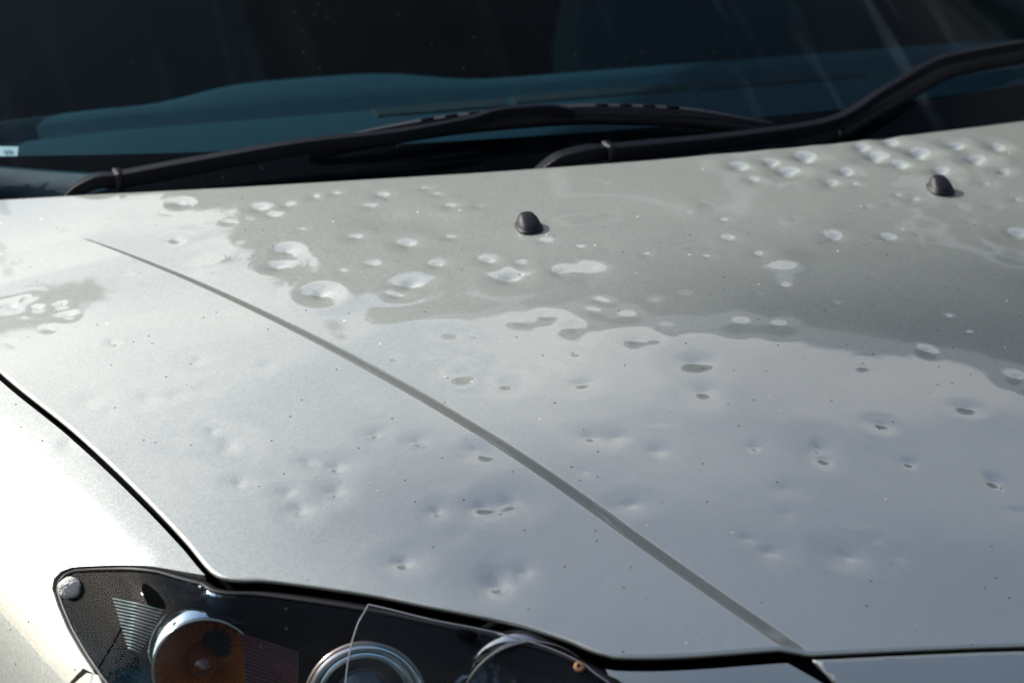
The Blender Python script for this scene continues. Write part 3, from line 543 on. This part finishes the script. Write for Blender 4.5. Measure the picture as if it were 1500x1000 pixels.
guard = panel('stone_guard', GD, M['guard'], lamp, off=.0035, flange=.0022)
GB = dense(GD, .004); gp = skin_pts(GB, .0036); gp = np.concatenate([gp, gp[:1]])
v, f = sweep([tuple(p) for p in gp], (.0005, .0005), 6, caps=False); mesh('guard_edge', v, f, M['edge'], guard)
def on_skin(s, t, off): return Vector(skin(s, t, off)[0])
def disc_on(s, t, off, r, h, m, name, parent, n=20):
    p = on_skin(s, t, off); nn = (on_skin(s, t, .01) - on_skin(s, t, 0.0)).normalized()
    v, f = lathe([(.0005, h), (r*.8, h), (r, h*.6), (r, -.002)], p, nn, n); return mesh(name, v, f, m, parent)
DS = {'clip': (1.0323, 0.0153), 'screw': (1.1287, 0.0144), 'blob': (0.6898, 0.0963)}

disc_on(*DS['screw'], .004, .0045, .0018, M['screw'], 'screw', guard); disc_on(*DS['screw'], .0055, .0018, .0006, M['matte_black'], 'screw_socket', guard, 12)
v, f = sweep([on_skin(DS['clip'][0]-.007, DS['clip'][1], .004), on_skin(*DS['clip'], .005), on_skin(DS['clip'][0]+.007, DS['clip'][1]+.002, .004)], (.0045, .002), 12, flat=True); mesh('clip', v, f, M['matte_black'], guard)
def blob():
    p = on_skin(*DS['blob'], .0); bm = bmesh.new(); bmesh.ops.create_icosphere(bm, subdivisions=4, radius=1)
    for w in bm.verts:
        q = w.co.copy(); k = 1.15 + .04*math.sin(4*q.x+2*q.y) + .04*math.sin(5*q.z+3*q.y) + random.uniform(-.05, .05)
        w.co = Vector((q.x*.0085*k, q.y*.0075*k, q.z*.0080*k)) + p
    me = bpy.data.meshes.new('putty_blob'); bm.to_mesh(me); bm.free(); return link('putty_blob', me, M['putty'], lamp, smooth=False)
blob()
# far side of the car
mirror(fender); mirror(bumper); mirror(back)
def mirror_lamp():
    r = lamp.copy(); COL.objects.link(r); r.scale = (-1, 1, 1)
    for ch in lamp.children:
        if ch is guard or ch.name.startswith('putty'): continue
        mirror(ch, r)
mirror_lamp()
# ------------------------------------------------------------------ cowl, windscreen, wipers
xs = np.linspace(-.74, .74, 75)
cv = []
for (dy, dz) in ((-.06, -.030), (-.01, -.024), (.015, -.022), (.035, -.020), (.05, -.0165)):
    y = y_rear(xs) + dy; cv.append(np.stack([xs, y, np.minimum(z_hood(xs, y_rear(xs)) + dz, z_wind(xs, y) + .006)], -1))
mesh('cowl', np.stack(cv, 1).reshape(-1, 3), grid_faces(75, 5), M['plastic'], car)
yt = lambda x: .16 + .40*x*x
ks = np.linspace(-.03, .86, 60)
def wpt(x, k, off=0.):
    y = yt(x) + k; n = np.array([-.52*.8*0, -.52, 1.]); return np.stack([x + 0*k, y, z_wind(x, y) + off - .09*np.maximum(k-.1, 0)**2], -1)
Xg, Kg = np.meshgrid(xs, ks, indexing='ij')
wind = mesh('windshield', wpt(Xg, Kg).reshape(-1, 3), grid_faces(75, 60), M['glass'], car)
kb = np.linspace(-.03, .0, 6); Xb, Kb = np.meshgrid(xs, kb, indexing='ij')
FRIT = lambda x: .093 + 0*x
Kb2 = -.03 + (Kb+.03)/.03*(FRIT(Xb)+.03)
mesh('frit_band', wpt(Xb, Kb2, -.003).reshape(-1, 3), grid_faces(75, 6), M['frit'], wind)
# wiper arms and blades
def rise(p, dz): return (p[0], p[1], p[2]+dz)
def wiper(name, arm, head, blade, holes, radii):
    w = empty(name, car)
    p = smooth_path(arm, 48); v, f = sweep(p, [tuple(np.array([np.interp(i/47, radii[0], radii[1]), np.interp(i/47, radii[0], radii[2])])) for i in range(48)], 14, flat=True); mesh('arm', v, f, M['wiper'], w, smooth=False)
    p = smooth_path(head, 20); v, f = sweep(p, [(.0075+.003*math.sin(math.pi*i/19), .0055+.002*i/19) for i in range(20)], 14, flat=True); hd = mesh('pivot_head', v, f, M['wiper'], w, smooth=False)
    e = Vector(head[-1]); v, f = sweep([e + Vector((-.003, 0, 0)), e + Vector((.004, 0, 0))], (.0120, .0105), 16, flat=True); mesh('hinge_collar', v, f, M['plastic'], hd)
    p = smooth_path(blade, 60); bl = None
    v, f = sweep(p, [(.0012+.0045*min(1, 4*min(i, 59-i)/59), .0020+.0035*min(1, 4*min(i, 59-i)/59)) for i in range(60)], 10, flat=True); bl = mesh('blade', v, f, M['blade'], w, smooth=False)
    q = [(a[0], a[1]-.003, a[2]-.010) for a in p]; v, f = sweep(q, (.0012, .006), 6); mesh('rubber_lip', v, f, M['black'], bl)
    for h in holes:
        a = Vector(p[int(h)]); t = (Vector(p[int(h)+1]) - a).normalized(); c0 = a + Vector((0, -.0022, .0052)); 
        v, f = sweep([c0 - t*.0065, c0, c0 + t*.0065], (.0032, .0012), 10, flat=True); mesh('slot', v, f, M['matte_black'], bl)
    return w
ARM1 = [(-0.5766, 0.3093, 0.9686), (-0.4869, 0.2902, 0.9843), (-0.3812, 0.2704, 1.0003), (-0.2745, 0.2535, 1.0096), (-0.2072, 0.2535, 1.0176), (-0.1756, 0.2584, 1.0227), (-0.1240, 0.2537, 1.0244), (-0.0953, 0.2477, 1.0191)]
HEAD1 = [(-0.6329, 0.3252, 0.9404), (-0.6141, 0.3196, 0.9606), (-0.5917, 0.3135, 0.9686), (-0.5766, 0.3093, 0.9686)]
BL1 = [(-0.3768, 0.2904, 0.9944), (-0.2979, 0.2782, 1.0077), (-0.1948, 0.2704, 1.0165), (-0.0988, 0.2607, 1.0190), (0.0197, 0.2453, 1.0121), (0.1247, 0.2309, 0.9938)]
ARM2 = [(-0.0799, 0.1776, 0.9937), (0.0462, 0.1889, 0.9920), (0.1552, 0.2079, 0.9915), (0.1910, 0.2180, 0.9935), (0.2725, 0.2601, 1.0129), (0.3682, 0.3192, 1.0251), (0.4253, 0.3423, 1.0247), (0.4887, 0.3672, 1.0220)]
HEAD2 = [(-0.1634, 0.1739, 0.9736), (-0.1299, 0.1739, 0.9930), (-0.0959, 0.1748, 0.9966), (-0.0799, 0.1776, 0.9937)]
BL2 = [(0.2017, 0.2238, 0.9864), (0.3079, 0.2843, 1.0070), (0.3870, 0.3317, 1.0174), (0.4916, 0.3723, 1.0157), (0.6006, 0.4138, 1.0057), (0.7173, 0.4623, 0.9905)]

wiper('windshield_wiper', ARM1, HEAD1, BL1, [15, 18, 21, 37, 40, 43, 46], ([0, .1, .6, .75, 1], [.0095, .0095, .0070, .0050, .0046], [.0080, .0080, .0066, .0054, .0050]))
wiper('windshield_wiper', ARM2, HEAD2, BL2, [20, 24, 28], ([0, .1, .4, .55, 1], [.0095, .0095, .0076, .0052, .0048], [.0080, .0080, .0066, .0054, .0050]))
# ------------------------------------------------------------------ cabin
cab = empty('cabin', car)
dx = np.linspace(-.72, .72, 73)
prof = [(.20, .925), (.28, .955), (.36, .963), (.45, .967), (.500, .968), (.512, .960), (.528, .960), (.535, .9725), (.56, .974), (.585, .970), (.60, .955), (.605, .90), (.605, .70)]
def dashz(x, y, z):
    hump = .011*np.exp(-((x+.30)/.15)**4)*sstep(.52, .60, y)
    return z + hump - .045*np.maximum(np.abs(x)-.55, 0)
dv = np.stack([np.stack([dx, np.full_like(dx, y) + .35*dx*dx*max(0, (.36-y)/.16) + .03*np.exp(-((dx+.30)/.15)**4)*(y > .55), dashz(dx, y, z)], -1) for y, z in prof], 1)
dash = mesh('dashboard', dv.reshape(-1, 3), grid_faces(73, len(prof)), M['dash'], cab)
for (x0, x1, y0, y1) in ((-.255, -.10, .470, .500), (-.09, .12, .478, .506), (.13, .34, .474, .504)):
    v, f = box(((x0+x1)/2, (y0+y1)/2, .9683), (x1-x0, y1-y0, .003)); add_bevel(mesh('defroster_vent', v, f, M['dashdark'], dash, smooth=False), .001)
def seat(x):
    s = empty('seat', cab)
    def cushion(name, c, d, rx, taper=0.):
        bm = bmesh.new(); bmesh.ops.create_cube(bm, size=1)
        bmesh.ops.subdivide_edges(bm, edges=bm.edges, cuts=6, use_grid_fill=True)
        for q in bm.verts:
            p = q.co*2; r = (abs(p.x)**4 + abs(p.y)**4 + abs(p.z)**4)**.25; m_ = max(abs(p.x), abs(p.y), abs(p.z)); q.co = q.co*(m_/r if r else 1)
            q.co = Vector((q.co.x*d[0], q.co.y*d[1], q.co.z*d[2])); q.co.x *= 1 - taper*max(0, q.co.z/d[2]+.1); q.co.rotate(Matrix.Rotation(rx, 3, 'X')); q.co += Vector(c)
        me = bpy.data.meshes.new(name); bm.to_mesh(me); bm.free(); link(name, me, M['cloth'], s)
    cushion('backrest', (x, 1.30, .86), (.50, .16, .72), -.22, .75); cushion('headrest', (x, 1.42, 1.24), (.27, .11, .18), -.15); cushion('cushion', (x, 1.02, .52), (.50, .52, .16), .1)
seat(-.46); seat(.46)
# cabin lining
v, f = join([box((0, 1.3, .30), (1.40, 1.9, .02)), box((0, 2.22, .80), (1.40, .02, 1.0)), box((-.71, 1.35, .62), (.02, 1.7, .64)), box((.71, 1.35, .62), (.02, 1.7, .64)), box((0, .60, .60), (1.40, .02, .6))])
mesh('lining', v, f, M['trim'], cab, smooth=False)
# label behind the glass
SX0, SX1 = -.700, -.6613
def lab(x, k, off): return wpt(np.array(x), np.array(k), off)
q = [lab(SX0, .0918, -.004), lab(SX1-.004, .0909, -.004), lab(SX1, .1083, -.004), lab(SX0, .1102, -.004)]
st_ = mesh('sticker', q, [(0, 1, 2, 3)], M['sticker'], wind, smooth=False)
tcu = bpy.data.curves.new('sticker_digits', 'FONT'); tcu.body = '09'; tcu.size = .0105; tcu.align_x = 'RIGHT'
to = bpy.data.objects.new('sticker_digits', tcu); COL.objects.link(to); bpy.context.view_layer.update()
tme = bpy.data.meshes.new_from_object(to); bpy.data.objects.remove(to)
o_ = Vector(lab(SX1-.007, .0955, -.0032)); ex = (Vector(lab(SX1, .1, 0)) - Vector(lab(SX1-.03, .1, 0))).normalized(); ey = (Vector(lab(SX1, .11, 0)) - Vector(lab(SX1, .09, 0))).normalized()
for w_ in tme.vertices: w_.co = o_ + ex*w_.co.x + ey*w_.co.y + Vector((0, -.0003, .0004))
link('sticker_digits', tme, M['ink'], st_, smooth=False)
# ------------------------------------------------------------------ roof, pillars, doors
rx = np.linspace(-.66, .66, 45); ry = np.linspace(0, 1, 25); Xr, Vr = np.meshgrid(rx, ry, indexing='ij')
ytop = .16 + .40*Xr**2 + .84; Yr = ytop*(1-Vr) + 2.25*Vr
Zr = z_wind(0, .16+.84) - .09*.74**2 + .0 + .10*np.sin(np.clip(Vr, 0, 1)*math.pi*.55) - .09*Xr**2*(Vr*.5+.5)
mesh('roof', np.stack([Xr, Yr, Zr], -1).reshape(-1, 3), grid_faces(45, 25), M['paint'], car)
pill = [tuple(wpt(np.array(-.735), np.array(k), .004)) for k in np.linspace(.0, .86, 14)]
v, f = sweep(pill, (.030, .016), 12, flat=True); pl = mesh('pillar', v, f, M['paint'], car); mirror(pl)
dyy = np.linspace(.34, 2.2, 30); dz_ = np.linspace(0, 1, 16); Yd, Vd = np.meshgrid(dyy, dz_, indexing='ij')
Xd = -(.80 + .055*np.sin(np.clip(Vd*1.25, 0, 1)*math.pi/2) + .0*Yd); Zd = .93 - .62*Vd
dr = mesh('door', np.stack([Xd, Yd, Zd], -1).reshape(-1, 3), grid_faces(30, 16), M['paint'], car); mirror(dr)
sg = mesh('side_window', [(-.79, .62, .93), (-.78, 2.2, .93), (-.66, 2.2, 1.36), (-.70, 1.12, 1.33)], [(0, 1, 2, 3)], M['glass'], car, smooth=False); mirror(sg)
# ------------------------------------------------------------------ what the paint mirrors: house and spruce behind the car
def polar(az, r, z): return (r*math.sin(math.radians(az)), r*math.cos(math.radians(az)), z)
house = empty('house')
tag(house, 'dark two-storey house behind the car, mirrored in the bonnet', 'house')
HA, HB = np.array(polar(9.5, 7.6, 0)), np.array(polar(62, 9.6, 0))
def house_box(a, b, dep, z0, z1, grow=0.):
    d = (b-a)/np.linalg.norm(b-a); n = np.array([-d[1], d[0], 0]); 
    if n[1] < 0: n = -n
    a2, b2 = a - d*grow - n*grow, b + d*grow - n*grow; c2, e2 = b + d*grow + n*(dep+grow), a - d*grow + n*(dep+grow)
    V = [(*p[:2], z) for z in (z0, z1) for p in (a2, b2, c2, e2)]
    return V, [(3, 2, 1, 0), (4, 5, 6, 7), (0, 1, 5, 4), (1, 2, 6, 5), (2, 3, 7, 6), (3, 0, 4, 7)]
v, f = house_box(HA, HB, 6, 0, 6.7); mesh('wall', v, f, simple('house_render', (.13, .125, .11), .9, bump=.3, scale=20, var=.2), house, smooth=False)
v, f = house_box(HA, HB, 6, 6.7, 6.95, .25); mesh('eave', v, f, simple('house_fascia', (.16, .15, .13), .7), house, smooth=False)
def facade_box(u0, u1, z0, z1, out, dep):
    d = (HB-HA)/np.linalg.norm(HB-HA); n = np.array([d[1], -d[0], 0]); n = n if n[1] < 0 else -n
    P = [HA + d*u + n*o for o in (out, out-dep) for u in (u0, u1)]
    V = [(p[0], p[1], z) for z in (z0, z1) for p in (P[0], P[1], P[3], P[2])]
    return V, [(3, 2, 1, 0), (4, 5, 6, 7), (0, 1, 5, 4), (1, 2, 6, 5), (2, 3, 7, 6), (3, 0, 4, 7)]
WF, WP = simple('window_frame_white', (.75, .75, .72), .5), simple('house_window_glass', (.02, .025, .03), .05)
for zz0 in (1.0, 3.9):
    for u0 in (.8, 2.7, 4.6, 6.5):
        v, f = facade_box(u0, u0+1.1, zz0, zz0+1.4, .06, .05); fr_ = mesh('window', v, f, WF, house, smooth=False)
        v, f = facade_box(u0+.1, u0+1.0, zz0+.1, zz0+1.3, .075, .02); mesh('pane', v, f, WP, fr_, smooth=False)
v, f = facade_box(-.25, 9.0, 6.62, 6.90, .36, .10); mesh('gutter', v, f, WF, house, smooth=False)
def spruce(name, label, az, r, h, R, seed):
    q = random.Random(seed); t = empty(name, None, polar(az, r, 0)); tag(t, label, 'tree')
    v, f = sweep([(0, 0, 0), (0, 0, h*.5), (0, 0, h*.98)], [(.16, .16), (.09, .09), (.01, .01)], 10, up=(0, 1, 0)); mesh('trunk', v, f, simple('bark', (.06, .045, .035), .9), t)
    V = []; F = []
    for i in range(16000):
        u = q.random()**.62; z = h*(1-u) + .3; rad = R*(u**.85)*(.35 + .65*q.random()**.5)*(1 + .15*math.sin(z*9)); a = q.random()*2*math.pi
        c = Vector((rad*math.cos(a), rad*math.sin(a), z - .25*rad)); L = .14 + .16*q.random(); 
        d1 = Vector((math.cos(a), math.sin(a), q.uniform(-.6, .3))).normalized(); d2 = d1.cross(Vector((q.gauss(0, 1), q.gauss(0, 1), q.gauss(0, 1)))).normalized()
        k = len(V); V += [c - d1*L*.5 - d2*L*.2, c + d1*L, c - d1*L*.3 + d2*L*.35]; F.append((k, k+1, k+2))
    mesh('crown', V, F, simple('spruce_needles', (.035, .05, .03), .8), t, smooth=False)
spruce('spruce_tree', 'dark spruce beside the house, mirrored at the bonnet rear corner', 7.0, 6.6, 6.0, 1.7, 3)

def broadleaf(name, label, base, crown, R, n, seed, leaf=1., fill=False):
    q = random.Random(seed); t = empty(name, None, base); tag(t, label, 'tree')
    c0 = Vector(crown) - Vector(base); tk = min(1, R[0]/1.3); parts = [sweep([(0, 0, 0), (c0.x*.15, c0.y*.15, c0.z*.45), tuple(c0*.85)], [(.17*tk, .17*tk), (.13*tk, .13*tk), (.05*tk, .05*tk)], 10, up=(0, 1, 0))]; tips = []
    for i in range(0 if fill else 22):
        d = Vector((q.gauss(0, 1), q.gauss(0, 1), q.gauss(0, .8))).normalized(); p1 = c0 - Vector((0, 0, R[2]))*q.uniform(.3, .9); p2 = c0 + Vector((d.x*R[0], d.y*R[1], d.z*R[2]))*q.uniform(.7, 1.0)
        parts.append(sweep([p1, (p1+p2)/2 + Vector((0, 0, .1)), p2], [(.05, .05), (.03, .03), (.008, .008)], 6, up=(.3, 1, .2))); tips.append(p2); tips.append((p1+p2)/2)
    v, f = join(parts); mesh('trunk', v, f, simple('bark', (.06, .045, .035), .9), t)
    V = []; F = []
    for i in range(n):
        if fill:
            while True:
                d = Vector((q.uniform(-1, 1), q.uniform(-1, 1), q.uniform(-1, 1)))
                if d.length < 1: break
            k = c0 + Vector((d.x*R[0], d.y*R[1], d.z*R[2]))
        else: k = q.choice(tips)
        sp = .1 if fill else .7; c = k + Vector((q.gauss(0, .33)*R[0]*sp, q.gauss(0, .33)*R[1]*sp, q.gauss(0, .26)*R[2]*sp)); L = q.uniform(.05, .10)*leaf
        a = Vector((q.gauss(0, 1), q.gauss(0, 1), q.gauss(0, .6))).normalized(); b_ = a.cross(Vector((q.gauss(0, .5), q.gauss(0, .5), 1))).normalized()
        j = len(V); V += [c - a*L, c + b_*L*.5, c + a*L, c - b_*L*.5]; F.append((j, j+1, j+2, j+3))
    mesh('crown', V, F, simple('leaves', (.06, .085, .03), .6, var=.4, scale=2), t, smooth=False)
broadleaf('slender_tree', 'slender round-headed tree behind the car, mirrored at the bonnet left edge', (-1.05, 12, 0), (-1.05, 12, 8.35), (.42, .42, .24), 5000, 9, .8)
SHRUBS = ((-90, 6.2, 3.7, 'tallest green shrub in the row left of the car'), (-110, 6.0, 3.5, 'green shrub beside the front wing, left of the car'), (-130, 6.4, 3.3, 'foremost green shrub in the row left of the car'))
for i, (az, r, h, lb) in enumerate(SHRUBS):
    p = polar(az, r, 0); o = broadleaf('garden_shrub', lb, p, (p[0], p[1], h*.5), (1.3, 1.3, h*.5), 9000, 20+i)
broadleaf('added_shade_tree', 'unseen tall tree, added so that its crown shades the car nose', (-15.0, 6.4, 0), (-13.2, 8.62, 15.2), (2.0, 2.0, 2.0), 22000, 77, 2.2, True)  # out-of-view tree added to throw shade on the nose
for o in COL.objects:
    if o.name.startswith('garden_shrub'): o['group'] = 'shrubs in a row left of the car'
# ------------------------------------------------------------------ keep the tree of parts to thing > part > sub-part
for o in list(COL.objects):
    base_name = o.name.split('.')[0]
    if base_name in ('turn_signal', 'projector_lamp', 'main_beam_lamp'):
        for ch in list(o.children): ch.parent = o.parent; ch.name = base_name + '_' + ch.name.split('.')[0]
        bpy.data.objects.remove(o)
for ch in list(cab.children): ch.parent = car
bpy.data.objects.remove(cab)
guard.parent = car; st_.parent = car
for w_ in [o for o in COL.objects if o.name.startswith('windshield_wiper')]:
    for p_ in list(w_.children):
        for g_ in list(p_.children): g_.parent = w_
